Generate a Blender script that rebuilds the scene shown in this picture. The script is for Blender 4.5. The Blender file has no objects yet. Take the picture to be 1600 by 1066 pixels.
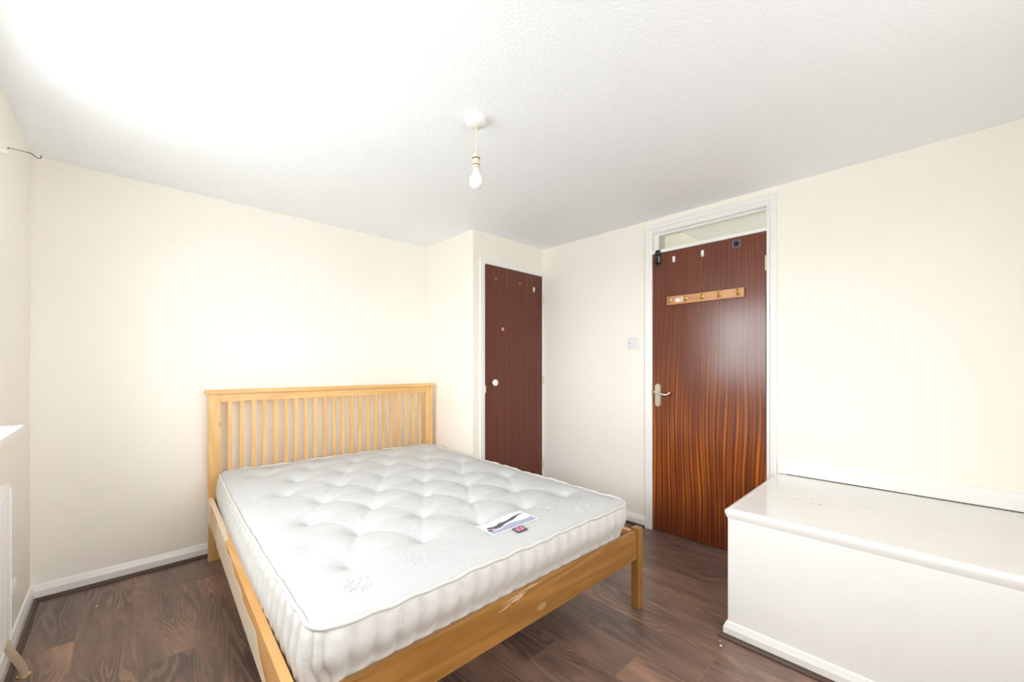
import bpy, bmesh, math, random
from mathutils import Vector, noise
random.seed(7)
C = bpy.context.scene.collection
S = bpy.context.scene

# ------------------------------------------------------------------ camera
F_PX, YAW, HORIZON, EYE = 634.44, 0.7687, 571.7, 1.1854
cam = bpy.data.cameras.new('camera')
cam.sensor_width = 36.0
cam.lens = F_PX / 1600 * 36.0
cam.shift_y = -(533 - HORIZON) / 1600.0
cam.clip_start = 0.02
co = bpy.data.objects.new('camera', cam)
C.objects.link(co)
co.location = (0, 0, EYE)
co.rotation_euler = (math.pi / 2, 0, -YAW)
S.camera = co

# ------------------------------------------------------------------ world and exposure
W = bpy.data.worlds.new('sky')
S.world = W
W.use_nodes = True
bg = W.node_tree.nodes['Background']
_g = W.node_tree.nodes.new('ShaderNodeTexCoord'); _s = W.node_tree.nodes.new('ShaderNodeSeparateXYZ')
_r = W.node_tree.nodes.new('ShaderNodeValToRGB')                 # overcast sky above, paler ground below the horizon
W.node_tree.links.new(_g.outputs['Generated'], _s.inputs[0]); W.node_tree.links.new(_s.outputs[2], _r.inputs[0])
_m = W.node_tree.nodes.new('ShaderNodeMapRange'); _m.inputs[1].default_value = -1; _m.inputs[2].default_value = 1
W.node_tree.links.new(_s.outputs[2], _m.inputs[0]); W.node_tree.links.new(_m.outputs[0], _r.inputs[0])
_r.color_ramp.elements[0].position = .47; _r.color_ramp.elements[0].color = (.52, .52, .515, 1)
_r.color_ramp.elements[1].position = .53; _r.color_ramp.elements[1].color = (0.97, 0.985, 1.0, 1)
W.node_tree.links.new(_r.outputs[0], bg.inputs[0])
bg.inputs[1].default_value = 9.0
S.view_settings.view_transform = 'Standard'
S.view_settings.look = 'None'
S.view_settings.gamma = 1.0
S.view_settings.use_curve_mapping = False
S.view_settings.exposure = 1.08
cy = S.cycles
cy.use_denoising = True
cy.max_bounces = 16
cy.diffuse_bounces = 12
cy.glossy_bounces = 4
cy.transmission_bounces = 6
cy.transparent_max_bounces = 8
cy.sample_clamp_indirect = 6.0
cy.caustics_reflective = False
cy.caustics_refractive = False


def portal(name, loc, rot, sx, sy):
    l = bpy.data.lights.new(name, 'AREA')
    l.shape = 'RECTANGLE'
    l.size, l.size_y = sx, sy
    l.cycles.is_portal = True
    o = bpy.data.objects.new(name, l)
    C.objects.link(o)
    o.location, o.rotation_euler = loc, rot
    return o


# room numbers (metres)
LX, RX, BY, FY, CH = -0.322, 2.777, 3.1445, -0.78, 2.242
WY0, WY1, WZ0, WZ1 = 0.8, 2.2, 0.955, 2.03      # bedroom window opening
portal('window_daylight', (LX - 0.27, (WY0 + WY1) / 2, (WZ0 + WZ1) / 2), (0, -math.pi / 2, 0), WZ1 - WZ0, WY1 - WY0)
portal('added_rear_fill', (.75, FY - 0.19, 1.49), (math.pi / 2, 0, 0), 1.4, 1.08)  # portal for the unseen rear window added as fill
portal('added_landing_fill', (3.6, -1.56, 1.35), (math.pi / 2, 0, 0), 1.0, 1.1)  # portal for the unseen opening added to light the landing


# ------------------------------------------------------------------ materials
def mat(name, col=(.8, .8, .8), rough=.5, metal=0.0, spec=.5, coat=0.0):
    m = bpy.data.materials.new(name)
    m.use_nodes = True
    b = m.node_tree.nodes['Principled BSDF']
    b.inputs['Base Color'].default_value = (*col, 1)
    b.inputs['Roughness'].default_value = rough
    b.inputs['Metallic'].default_value = metal
    b.inputs['Specular IOR Level'].default_value = spec
    b.inputs['Coat Weight'].default_value = coat
    b.inputs['Coat Roughness'].default_value = .15
    return m


class NT:
    def __init__(s, m):
        s.m = m; s.t = m.node_tree; s.b = s.t.nodes['Principled BSDF']
    def n(s, typ, **kw):
        x = s.t.nodes.new(typ)
        for k, v in kw.items():
            if k in x.inputs: x.inputs[k].default_value = v
            else: setattr(x, k, v)
        return x
    def l(s, a, b): s.t.links.new(a, b)
    def coords(s, scale=(1, 1, 1), kind='Object', loc=(0, 0, 0)):
        tc = s.n('ShaderNodeTexCoord'); mp = s.n('ShaderNodeMapping')
        mp.inputs['Scale'].default_value = scale; mp.inputs['Location'].default_value = loc
        s.l(tc.outputs[kind], mp.inputs['Vector'])
        return mp.outputs['Vector']
    def math(s, op, a, b=None, clamp=False):
        x = s.n('ShaderNodeMath', operation=op); x.use_clamp = clamp
        for i, v in enumerate((a, b)):
            if v is None: continue
            if hasattr(v, 'links'): s.l(v, x.inputs[i])
            else: x.inputs[i].default_value = v
        return x.outputs[0]
    def noise(s, vec, scale, detail=3, rough=.5, dist=0):
        x = s.n('ShaderNodeTexNoise', Scale=scale, Detail=detail, Roughness=rough, Distortion=dist)
        s.l(vec, x.inputs['Vector'])
        return x.outputs['Fac']
    def ramp(s, fac, stops):
        x = s.n('ShaderNodeValToRGB'); s.l(fac, x.inputs[0])
        e = x.color_ramp.elements
        while len(e) < len(stops): e.new(.5)
        for i, (p, c) in enumerate(stops):
            e[i].position = p; e[i].color = (*c, 1) if len(c) == 3 else c
        return x.outputs[0]
    def mix(s, fac, a, b, mode='MIX'):
        x = s.n('ShaderNodeMix', data_type='RGBA', blend_type=mode)
        for sock, v in ((x.inputs[0], fac), (x.inputs[6], a), (x.inputs[7], b)):
            if hasattr(v, 'links'): s.l(v, sock)
            elif isinstance(v, tuple): sock.default_value = (*v, 1)
            else: sock.default_value = v
        return x.outputs[2]
    def bump(s, h, strength=.2, dist=.01):
        x = s.n('ShaderNodeBump', Strength=strength, Distance=dist)
        s.l(h, x.inputs['Height']); s.l(x.outputs[0], s.b.inputs['Normal'])
    def color(s, c): s.l(c, s.b.inputs['Base Color'])


def paint(name, col, rough=.55, bscale=90, bstr=.08, mottled=.02):
    m = mat(name, col, rough); t = NT(m)
    v = t.coords()
    f = t.noise(v, 3.0, 4)
    t.color(t.mix(f, tuple(c * (1 - mottled) for c in col), tuple(min(1, c * (1 + mottled)) for c in col)))
    t.bump(t.noise(v, bscale, 3), bstr, .003)
    return m


M = {}
M['wall'] = paint('cream_wall_paint', (.905, .875, .81), .6, 160, .12)
M['ceiling'] = paint('stippled_ceiling_paint', (.90, .935, .975), .7, 75, .8, .01)
M['white'] = paint('white_gloss_paint', (.87, .87, .855), .28, 40, .06, .015)
M['plastic'] = mat('white_plastic', (.86, .86, .85), .3)
M['cream_plastic'] = mat('aged_cream_plastic', (.74, .64, .5), .35)
M['bulb'] = mat('opal_glass', (.88, .88, .87), .12)
M['grey'] = mat('grey_plastic', (.16, .165, .19), .35)
M['switch'] = mat('cool_white_plastic', (.74, .76, .79), .3)
M['black'] = mat('black_plastic', (.012, .012, .015), .3)
M['dark'] = mat('dark_gap', (.02, .015, .012), .8)
M['hallwall'] = paint('pale_green_hall_paint', (.8, .79, .70), .6)
M['chrome'] = mat('polished_chrome', (.86, .85, .84), .14, 1.0)
M['satin'] = mat('satin_nickel', (.62, .56, .44), .3, 1.0)
M['brass'] = mat('brass', (.82, .58, .22), .22, 1.0)
M['iron'] = mat('dark_iron', (.06, .045, .04), .45, .7)
M['pink'] = mat('pink_sticker', (.85, .38, .45), .6)
M['paper'] = mat('white_paper', (.88, .86, .86), .7)
M['chip'] = mat('bare_wood_chip', (.55, .3, .16), .7)
M['pipe'] = paint('cream_painted_pipe', (.72, .6, .45), .4, 60, .2, .08)


def wood(name, dark, light, axis='x', freq=55, rough=.4, knots=False, contrast=1.0):
    m = mat(name, light, rough); t = NT(m)
    sc = {'x': (1.1, 14, 14), 'y': (14, 1.1, 14), 'z': (14, 14, 1.1)}[axis]
    v = t.coords(tuple(q * .55 for q in sc))
    a = t.noise(v, 1.0, 1.5, .4, .1)
    rings = t.math('SINE', t.math('MULTIPLY', a, freq))
    r2 = t.math('MULTIPLY_ADD', rings, .13 * contrast)
    t.t.nodes[-1].inputs[2].default_value = .5
    fine = t.noise(t.coords(tuple(s * 7 for s in sc)), 1.0, 3)
    f = t.math('ADD', r2, t.math('MULTIPLY', t.math('SUBTRACT', fine, .5), .55))
    c = t.ramp(f, [(.2, dark), (.8, light)])
    if knots:
        vo = t.n('ShaderNodeTexVoronoi', Scale=1.0)
        kc = {'x': (3, 9, 9), 'z': (9, 9, 3), 'y': (9, 3, 9)}[axis]
        t.l(t.coords(kc), vo.inputs['Vector'])
        k = t.ramp(vo.outputs['Distance'], [(.0, (1, 1, 1)), (.045, (.6, .6, .6)), (.09, (0, 0, 0))])
        c = t.mix(t.math('MULTIPLY', k, .75), c, (.2, .07, .02))
    t.color(c)
    t.bump(f, .05, .002)
    return m


M['pine_x'] = wood('golden_pine_across', (.64, .36, .12), (.8, .51, .22), 'x', 40, .38, True)
M['pine_z'] = wood('golden_pine_upright', (.64, .36, .12), (.8, .51, .22), 'z', 40, .38, True)
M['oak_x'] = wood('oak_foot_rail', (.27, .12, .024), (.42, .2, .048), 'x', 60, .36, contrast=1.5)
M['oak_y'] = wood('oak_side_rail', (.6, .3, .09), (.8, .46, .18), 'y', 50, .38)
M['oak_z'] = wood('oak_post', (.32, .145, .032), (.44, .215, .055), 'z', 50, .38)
M['slat'] = wood('pine_slat', (.6, .42, .22), (.72, .55, .32), 'x', 30, .6)
M['rack'] = wood('rack_pine', (.5, .2, .07), (.72, .38, .17), 'y', 70, .35)


def door_wood(name, dark, light, stripe, stripe_lo, stripe_hi, rough, freq):
    """quartered sapele veneer: upright stripes that fan slightly; faded higher up, gloss haze put into the colour"""
    m = mat(name, dark, rough, spec=.5); t = NT(m)
    tc = t.n('ShaderNodeTexCoord'); sp = t.n('ShaderNodeSeparateXYZ')
    t.l(tc.outputs['Object'], sp.inputs[0])
    along = t.math('ADD', sp.outputs[1], sp.outputs[0])
    warp = t.noise(t.coords((1.6, 1.6, .55)), 1.5, 1)
    fine = t.noise(t.coords((30, 30, .9)), 1.0, 3, .55)
    a = t.math('ADD', along, t.math('MULTIPLY', warp, .11))
    a = t.math('ADD', a, t.math('MULTIPLY', fine, .012))
    st = t.math('SINE', t.math('MULTIPLY', a, freq))
    st2 = t.math('SINE', t.math('MULTIPLY', a, freq * .61))
    s = t.math('ADD', t.math('MULTIPLY', st, .26), t.math('MULTIPLY', st2, .2))
    s = t.math('ADD', s, .5, True)
    s = t.math('POWER', s, 1.7)
    var = t.noise(t.coords((14, 14, 1.3), loc=(3, 1, 2)), 1.0, 2)
    s = t.math('MULTIPLY', s, t.ramp(var, [(.3, (.25,) * 3), (.65, (1,) * 3)]))
    hz = t.n('ShaderNodeMapRange'); hz.interpolation_type = 'SMOOTHSTEP'
    t.l(sp.outputs[2], hz.inputs[0])
    hz.inputs[1].default_value, hz.inputs[2].default_value = 1.35, .65
    hz.inputs[3].default_value, hz.inputs[4].default_value = stripe_hi, stripe_lo  # stripes weaken upwards: reflection haze painted into the veneer colour
    hz2 = t.n('ShaderNodeMapRange'); hz2.interpolation_type = 'SMOOTHSTEP'
    t.l(sp.outputs[2], hz2.inputs[0])
    hz2.inputs[1].default_value, hz2.inputs[2].default_value = .0, .3
    hz2.inputs[3].default_value, hz2.inputs[4].default_value = .3, 1.0
    amt = t.math('MULTIPLY', t.math('MULTIPLY', s, hz.outputs[0]), hz2.outputs[0])
    base = t.mix(t.noise(t.coords((90, 90, 3)), 1.0, 2), dark, light)
    blotch = t.noise(t.coords((5, 5, 2)), 1.0, 3)
    base = t.mix(t.math('MULTIPLY', blotch, .6), base, tuple(c * .5 for c in dark))
    t.color(t.mix(amt, base, stripe))
    t.bump(t.noise(t.coords((120, 120, 5)), 1.0, 2), .05, .001)
    rr = t.noise(t.coords((3, 3, 2)), 1.0, 3)
    t.l(t.math('ADD', t.math('MULTIPLY', rr, rough * .5), rough * .75), t.b.inputs['Roughness'])
    return m


M['door'] = door_wood('varnished_sapele_door', (.12, .026, .012), (.2, .045, .02), (.6, .165, .016), 1.0, .18, .21, 300)
M['closet_door'] = door_wood('dull_mahogany_door', (.10, .02, .010), (.17, .036, .018), (.3, .075, .022), .4, .35, .45, 120)


def floor_material():
    m = mat('dark_walnut_laminate', (.08, .05, .04), .34, spec=.5); t = NT(m)
    at = t.n('ShaderNodeAttribute', attribute_name='plank')
    sp = t.n('ShaderNodeSeparateXYZ'); t.l(at.outputs['Vector'], sp.inputs[0])
    tc = t.n('ShaderNodeTexCoord')
    def shifted(scale):
        mp = t.n('ShaderNodeMapping'); mp.inputs['Scale'].default_value = scale
        va = t.n('ShaderNodeVectorMath', operation='MULTIPLY_ADD')
        t.l(at.outputs['Vector'], va.inputs[0]); va.inputs[1].default_value = (7, 9, 5)
        t.l(tc.outputs['Object'], va.inputs[2]); t.l(va.outputs[0], mp.inputs['Vector'])
        return mp.outputs['Vector']
    n1 = t.noise(shifted((7.5, .95, 1)), 1.0, 1.6, .45, .35)
    grit = t.noise(shifted((120, 9, 1)), 1.0, 2)
    rings = t.math('SINE', t.math('ADD', t.math('MULTIPLY', n1, 120), t.math('MULTIPLY', grit, 3.6)))
    lines = t.ramp(rings, [(.0, (1, 1, 1)), (.6, (0, 0, 0))])
    hi = t.ramp(rings, [(.7, (0, 0, 0)), (1.0, (1, 1, 1))])
    patchy = t.noise(shifted((4, 1.6, 1)), 1.3, 3)
    lines = t.math('MULTIPLY', lines, t.ramp(patchy, [(.42, (.08,) * 3), (.62, (1,) * 3)]))
    streak = t.noise(shifted((60, 2.2, 1)), 1.0, 3)
    cloud = t.noise(shifted((6, 1.4, 1)), 1.0, 4, .6)
    base = t.ramp(cloud, [(.34, (.095, .058, .053)), (.5, (.225, .132, .10)), (.66, (.47, .26, .165))])
    base = t.mix(t.ramp(sp.outputs[0], [(0, (0, 0, 0)), (1, (.5,) * 3)]), base, (.115, .08, .075))
    base = t.mix(t.math('MULTIPLY', streak, .5), base, (.36, .24, .18))
    base = t.mix(t.math('MULTIPLY', lines, .5), base, (.05, .034, .031))
    base = t.mix(t.math('MULTIPLY', hi, .09), base, (.4, .27, .18))
    t.color(base)
    t.bump(t.math('SUBTRACT', streak, lines), .12, .0015)
    return m


M['floor'] = floor_material()
M['seam'] = mat('floor_seam', (.3, .2, .14), .7)
M['bead'] = wood('dark_laminate_beading', (.05, .027, .02), (.1, .055, .04), 'y', 30, .4)


def glass(name, tint=(1, 1, 1)):
    m = bpy.data.materials.new(name); m.use_nodes = True
    t = m.node_tree; t.nodes.clear()
    o = t.nodes.new('ShaderNodeOutputMaterial'); mx = t.nodes.new('ShaderNodeMixShader')
    tr = t.nodes.new('ShaderNodeBsdfTransparent'); tr.inputs[0].default_value = (*tint, 1)
    gl = t.nodes.new('ShaderNodeBsdfGlossy'); gl.inputs['Roughness'].default_value = .02
    fr = t.nodes.new('ShaderNodeFresnel'); fr.inputs[0].default_value = 1.45
    ge = t.nodes.new('ShaderNodeNewGeometry'); ml = t.nodes.new('ShaderNodeMath'); ml.operation = 'MULTIPLY'
    iv = t.nodes.new('ShaderNodeMath'); iv.operation = 'SUBTRACT'; iv.inputs[0].default_value = 1.0
    t.links.new(ge.outputs['Backfacing'], iv.inputs[1]); t.links.new(fr.outputs[0], ml.inputs[0])   # reflect at the outer faces only
    t.links.new(iv.outputs[0], ml.inputs[1]); t.links.new(ml.outputs[0], mx.inputs[0]); t.links.new(tr.outputs[0], mx.inputs[1])
    t.links.new(gl.outputs[0], mx.inputs[2]); t.links.new(mx.outputs[0], o.inputs[0])
    return m


M['fill_glass'] = glass('fill_window_glass', (.8, .8, .8))  # grey tint dims the fill from the added rear window
M['glass'] = glass('window_glass', (.84, .86, .86))


# ------------------------------------------------------------------ mesh helpers
def tagit(o, label=None, cat=None, group=None, kind=None):
    for k, v in (('label', label), ('category', cat), ('group', group), ('kind', kind)):
        if v: o[k] = v
    return o


def world_loc(o):
    v = Vector((0, 0, 0))
    while o: v += o.location; o = o.parent
    return v


def obj(name, bm, material, parent=None, smooth=False, tag=None, origin=None):
    bmesh.ops.recalc_face_normals(bm, faces=bm.faces[:])
    if parent is not None:
        off = world_loc(parent)
        loc = Vector((0, 0, 0))
    else:
        xs = [v.co for v in bm.verts]
        if origin is None:
            off = Vector(((min(v.x for v in xs) + max(v.x for v in xs)) / 2, (min(v.y for v in xs) + max(v.y for v in xs)) / 2, min(v.z for v in xs)))
        else:
            off = Vector(origin)
        loc = off.copy()
    bmesh.ops.translate(bm, verts=bm.verts[:], vec=-off)
    me = bpy.data.meshes.new(name); bm.to_mesh(me); bm.free()
    for mm in (material if isinstance(material, (list, tuple)) else [material]): me.materials.append(mm)
    if smooth:
        for p in me.polygons: p.use_smooth = True
        if smooth != 'all':
            try: me.set_sharp_from_angle(angle=math.radians(40))
            except Exception: pass
    o = bpy.data.objects.new(name, me); C.objects.link(o)
    o.location = loc
    if parent is not None: o.parent = parent
    if tag: tagit(o, *tag)
    return o


def empty(name, loc, label, cat, group=None, kind=None):
    o = bpy.data.objects.new(name, None); C.objects.link(o)
    o.empty_display_size = .1; o.location = loc
    return tagit(o, label, cat, group, kind)


def add_box(bm, x0, x1, y0, y1, z0, z1, bev=0, seg=2, fn=None, cuts=0):
    r = bmesh.ops.create_cube(bm, size=1)
    vs = r['verts']
    for v in vs:
        v.co = Vector(((x0 + x1) / 2 + v.co.x * (x1 - x0), (y0 + y1) / 2 + v.co.y * (y1 - y0), (z0 + z1) / 2 + v.co.z * (z1 - z0)))
    new = set(vs)
    if bev:
        es = list({e for v in vs for e in v.link_edges})
        rr = bmesh.ops.bevel(bm, geom=es, offset=bev, segments=seg, affect='EDGES', profile=.6)
        new = {v for f in rr['faces'] for v in f.verts} | {v for v in vs if v.is_valid}
    if fn:
        for v in new: v.co = fn(v.co)
    return new


def box(x0, x1, y0, y1, z0, z1, bev=0, seg=2, fn=None):
    bm = bmesh.new(); add_box(bm, x0, x1, y0, y1, z0, z1, bev, seg, fn); return bm


def boxes(lst, bev=0, fn=None):
    bm = bmesh.new()
    for b in lst: add_box(bm, *b, bev=bev, fn=fn)
    return bm


def add_tube(bm, pts, rad, n=10, closed=False, caps=True):
    pts = [Vector(p) for p in pts]
    rads = rad if isinstance(rad, (list, tuple)) else [rad] * len(pts)
    rings = []
    up = None
    for i, p in enumerate(pts):
        a = pts[(i - 1) % len(pts)] if (closed or i > 0) else pts[i]
        b = pts[(i + 1) % len(pts)] if (closed or i < len(pts) - 1) else pts[i]
        t = (b - a).normalized()
        if up is None:
            up = Vector((0, 0, 1)) if abs(t.z) < .9 else Vector((1, 0, 0))
        s = t.cross(up).normalized(); up = s.cross(t).normalized()
        rings.append([bm.verts.new(p + (s * math.cos(k * 2 * math.pi / n) + up * math.sin(k * 2 * math.pi / n)) * rads[i]) for k in range(n)])
    m = len(rings)
    for i in range(m if closed else m - 1):
        A, B = rings[i], rings[(i + 1) % m]
        for k in range(n): bm.faces.new((A[k], A[(k + 1) % n], B[(k + 1) % n], B[k]))
    if caps and not closed:
        bm.faces.new(rings[0][::-1]); bm.faces.new(rings[-1])


def tube(pts, rad, n=10, closed=False):
    bm = bmesh.new(); add_tube(bm, pts, rad, n, closed); return bm


def add_lathe(bm, prof, c, axis='z', n=28):
    """prof: list of (radius, distance along axis)"""
    rings = []
    ax = {'z': (Vector((1, 0, 0)), Vector((0, 1, 0)), Vector((0, 0, 1))), '-x': (Vector((0, 1, 0)), Vector((0, 0, 1)), Vector((-1, 0, 0))),
          '-y': (Vector((1, 0, 0)), Vector((0, 0, 1)), Vector((0, -1, 0))), 'x': (Vector((0, 1, 0)), Vector((0, 0, 1)), Vector((1, 0, 0)))}[axis]
    c = Vector(c)
    for r, d in prof:
        if r < 1e-6: rings.append([bm.verts.new(c + ax[2] * d)])
        else: rings.append([bm.verts.new(c + ax[2] * d + (ax[0] * math.cos(2 * math.pi * k / n) + ax[1] * math.sin(2 * math.pi * k / n)) * r) for k in range(n)])
    for A, B in zip(rings, rings[1:]):
        for k in range(n):
            j = (k + 1) % n
            if len(A) == 1 and len(B) == 1: continue
            if len(A) == 1: bm.faces.new((A[0], B[j], B[k]))
            elif len(B) == 1: bm.faces.new((A[k], A[j], B[0]))
            else: bm.faces.new((A[k], A[j], B[j], B[k]))
    for R in (rings[0], rings[-1]):
        if len(R) > 1:
            try: bm.faces.new(R)
            except ValueError: pass


def lathe(prof, c, axis='z', n=28):
    bm = bmesh.new(); add_lathe(bm, prof, c, axis, n); return bm


def add_run(bm, A, B, nrm, prof, m0=0, m1=0, up=(0, 0, 1)):
    """extrude profile [(depth, height)] from A to B; depth goes along nrm; mitres m0, m1 (+1 = inner corner)"""
    A, B, nrm, up = Vector(A), Vector(B), Vector(nrm), Vector(up)
    d = (B - A).normalized()
    R0 = [bm.verts.new(A + nrm * a + up * b + d * (m0 * a)) for a, b in prof]
    R1 = [bm.verts.new(B + nrm * a + up * b - d * (m1 * a)) for a, b in prof]
    n = len(prof)
    for i in range(n): bm.faces.new((R0[i], R0[(i + 1) % n], R1[(i + 1) % n], R1[i]))
    bm.faces.new(R0[::-1]); bm.faces.new(R1)


def run(A, B, nrm, prof, m0=0, m1=0, up=(0, 0, 1)):
    bm = bmesh.new(); add_run(bm, A, B, nrm, prof, m0, m1, up); return bm


def prism(poly, d0, d1, fn):
    """polygon (a,b) thickened between d0 and d1; fn(a,b,d) -> xyz"""
    bm = bmesh.new(); add_prism(bm, poly, d0, d1, fn); return bm


def add_prism(bm, poly, d0, d1, fn):
    P = [bm.verts.new(fn(a, b, d0)) for a, b in poly]
    Q = [bm.verts.new(fn(a, b, d1)) for a, b in poly]
    n = len(poly)
    bm.faces.new(P); bm.faces.new(Q[::-1])
    for i in range(n): bm.faces.new((P[i], P[(i + 1) % n], Q[(i + 1) % n], Q[i]))


def struct(name, bm, m, parent=None, **kw):
    o = obj(name, bm, m, parent, **kw)
    if parent is None: o['kind'] = 'structure'
    return o


# ------------------------------------------------------------------ room shell
PITCH, X0 = 0.187, -0.137 - 0.187 * 2
def build_floor():
    bm = bmesh.new()
    lay = bm.loops.layers.float_vector.new('plank')
    rnd = random.Random(11)
    joints = {1: 2.16, 7: 1.125, 8: 0.84, 9: 1.9, 10: 1.42}
    g = .0016
    L = 1.29
    for k in range(-2, 27):
        xa, xb = -0.137 + k * PITCH, -0.137 + (k + 1) * PITCH
        j = joints.get(k, rnd.uniform(.1, 1.3))
        y = j - L * 3
        while y < 3.5:
            ya, yb = max(y, -1.7), min(y + L, 3.5)
            if yb > ya:
                fc = bm.faces.new([bm.verts.new((a, b, 0)) for a, b in ((xa + g, ya + g), (xb - g, ya + g), (xb - g, yb - g), (xa + g, yb - g))])
                r = (rnd.random(), rnd.random(), rnd.random())
                for lp in fc.loops: lp[lay] = r
            y += L
    # underlay showing in the seams, and the slab body below
    vs = add_box(bm, -.7, 4.9, -1.7, 3.5, -.12, -.0008)
    for fc in bm.faces:
        if any(v in vs for v in fc.verts): fc.material_index = 1
    o = struct('floor', bm, [M['floor'], M['seam']], origin=(0, 0, 0))
    o.data.update()
    return o
build_floor()
struct('ceiling', box(-.7, 4.9, -1.7, 3.5, CH, CH + .12), M['ceiling'], origin=(0, 0, CH))
# left (window) wall: four blocks around the opening, one mesh
struct('wall_left', boxes([(LX - .28, LX, FY, WY0, 0, CH), (LX - .28, LX, WY1, BY + .2, 0, CH),
                           (LX - .28, LX, WY0, WY1, 0, WZ0), (LX - .28, LX, WY0, WY1, WZ1, CH)]), M['wall'], origin=(0, 0, 0))
struct('wall_back', box(LX, 4.9, BY, BY + .2, 0, CH), M['wall'], origin=(0, 0, 0))
struct('wall_front', boxes([(LX - .28, .05, FY - .2, FY, 0, CH), (1.45, RX, FY - .2, FY, 0, CH), (.05, 1.45, FY - .2, FY, 0, .95), (.05, 1.45, FY - .2, FY, 2.03, CH)]), M['wall'], origin=(0, 0, 0))
w4 = struct('added_rear_window', boxes([(.05, .11, FY - .16, FY - .1, .95, 2.03), (1.39, 1.45, FY - .16, FY - .1, .95, 2.03), (.72, .78, FY - .16, FY - .1, 1.01, 1.97), (.11, 1.39, FY - .16, FY - .1, .95, 1.01), (.11, 1.39, FY - .16, FY - .1, 1.97, 2.03)]), M['white'])  # unseen window added behind the camera to brighten the back wall
obj('pane', box(.1, 1.4, FY - .134, FY - .128, 1.0, 1.98), M['fill_glass'], w4)
# right wall with the main door opening
DY0, DY1 = 0.688, 1.411
struct('wall_right', boxes([(RX, RX + .12, DY1 + .01, BY, 0, CH), (RX, RX + .12, FY - .2, DY0 - .01, 0, CH),
                            (RX, RX + .12, DY0 - .01, DY1 + .01, 2.155, CH)]), M['wall'], origin=(0, 0, 0))
# built-in cupboard walls
BX, CY = 1.9666, 2.4666
CDX0, CDX1, CDZ = 2.079, 2.764, 1.99
struct('wall_cupboard', boxes([(BX, BX + .06, CY, BY, 0, CH), (BX + .06, CDX0 - .004, CY, CY + .06, 0, CH),
                               (CDX0 - .004, RX, CY, CY + .06, CDZ + .004, CH)]), M['wall'], origin=(0, 0, 0))
# landing beyond the main door
struct('wall_hall', boxes([(RX + .12, 4.9, 1.37, 1.47, 0, CH), (4.6, 4.9, -1.5, 1.37, 0, CH)]), M['hallwall'], origin=(0, 0, 0))
struct('wall_hall_end', boxes([(2.897, 3.05, -1.7, -1.5, 0, CH), (4.15, 4.9, -1.7, -1.5, 0, CH), (3.05, 4.15, -1.7, -1.5, 0, .85), (3.05, 4.15, -1.7, -1.5, 1.85, CH)]), M['hallwall'], origin=(0, 0, 0))
struct('added_landing_window', boxes([(3.05, 3.1, -1.66, -1.6, .85, 1.85), (4.1, 4.15, -1.66, -1.6, .85, 1.85), (3.1, 4.1, -1.66, -1.6, .85, .9), (3.1, 4.1, -1.66, -1.6, 1.8, 1.85), (3.57, 3.63, -1.66, -1.6, .9, 1.8)]), M['white'])  # unseen unglazed window, added so sky light reaches the landing

# bedroom window (just outside the left edge of the photograph)
xw = LX - .2
fr = [(xw - .03, xw + .03, WY0, WY1, WZ0, WZ0 + .06), (xw - .03, xw + .03, WY0, WY1, WZ1 - .06, WZ1)]
mull = [WY0, (WY0 + WY1) / 2 - .03, WY1 - .06]
for y in mull: fr.append((xw - .03, xw + .03, y, y + .06, WZ0 + .06, WZ1 - .06))
w1 = struct('window_1', boxes(fr), M['white'])
obj('pane', box(xw - .006, xw + .002, WY0 + .05, WY1 - .05, WZ0 + .05, WZ1 - .05), M['glass'], w1)
obj('window_sill', box(LX - .16, -.247, WY0 - .08, 2.3, .945, .972, .006, 3), M['white'], w1, smooth=True)

# skirtings and floor beading
SK = [(0, 0), (.015, 0), (.015, .05), (.012, .058), (.006, .076), (0, .08)]
BD = [(.0151, 0), (.034, 0), (.0335, .006), (.03, .007), (.027, .013), (.02, .016), (.0151, .017)]
struct('baseboard_left', run((LX, FY, 0), (LX, BY, 0), (1, 0, 0), SK, 0, 1), M['white'])
struct('baseboard_back', run((LX, BY, 0), (BX, BY, 0), (0, -1, 0), SK, 1, 1), M['white'])
struct('baseboard_right', run((RX, CY, 0), (RX, 1.461, 0), (-1, 0, 0), SK, 0, 0), M['white'])
struct('baseboard_cupboard', run((BX, BY, 0), (BX, CY, 0), (-1, 0, 0), SK, 1, 0), M['white'])
struct('trim_1', run((LX, FY, 0), (LX, BY, 0), (1, 0, 0), BD, 0, 1), M['bead'])
struct('trim_2', run((LX, BY, 0), (BX, BY, 0), (0, -1, 0), BD, 1, 1), M['bead'])
struct('trim_3', run((RX, CY, 0), (RX, 1.461, 0), (-1, 0, 0), BD, 0, 0), M['bead'])
struct('trim_4', run((BX, BY, 0), (BX, CY, 0), (-1, 0, 0), BD, 1, 0), M['bead'])

# ------------------------------------------------------------------ main door, frame and transom light
AR = [(0, 0), (0, .05), (.013, .05), (.018, .042), (.016, .02), (.009, .012), (.008, 0)]   # (depth off wall, width outward)
bm = bmesh.new()
zt = 2.152
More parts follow.
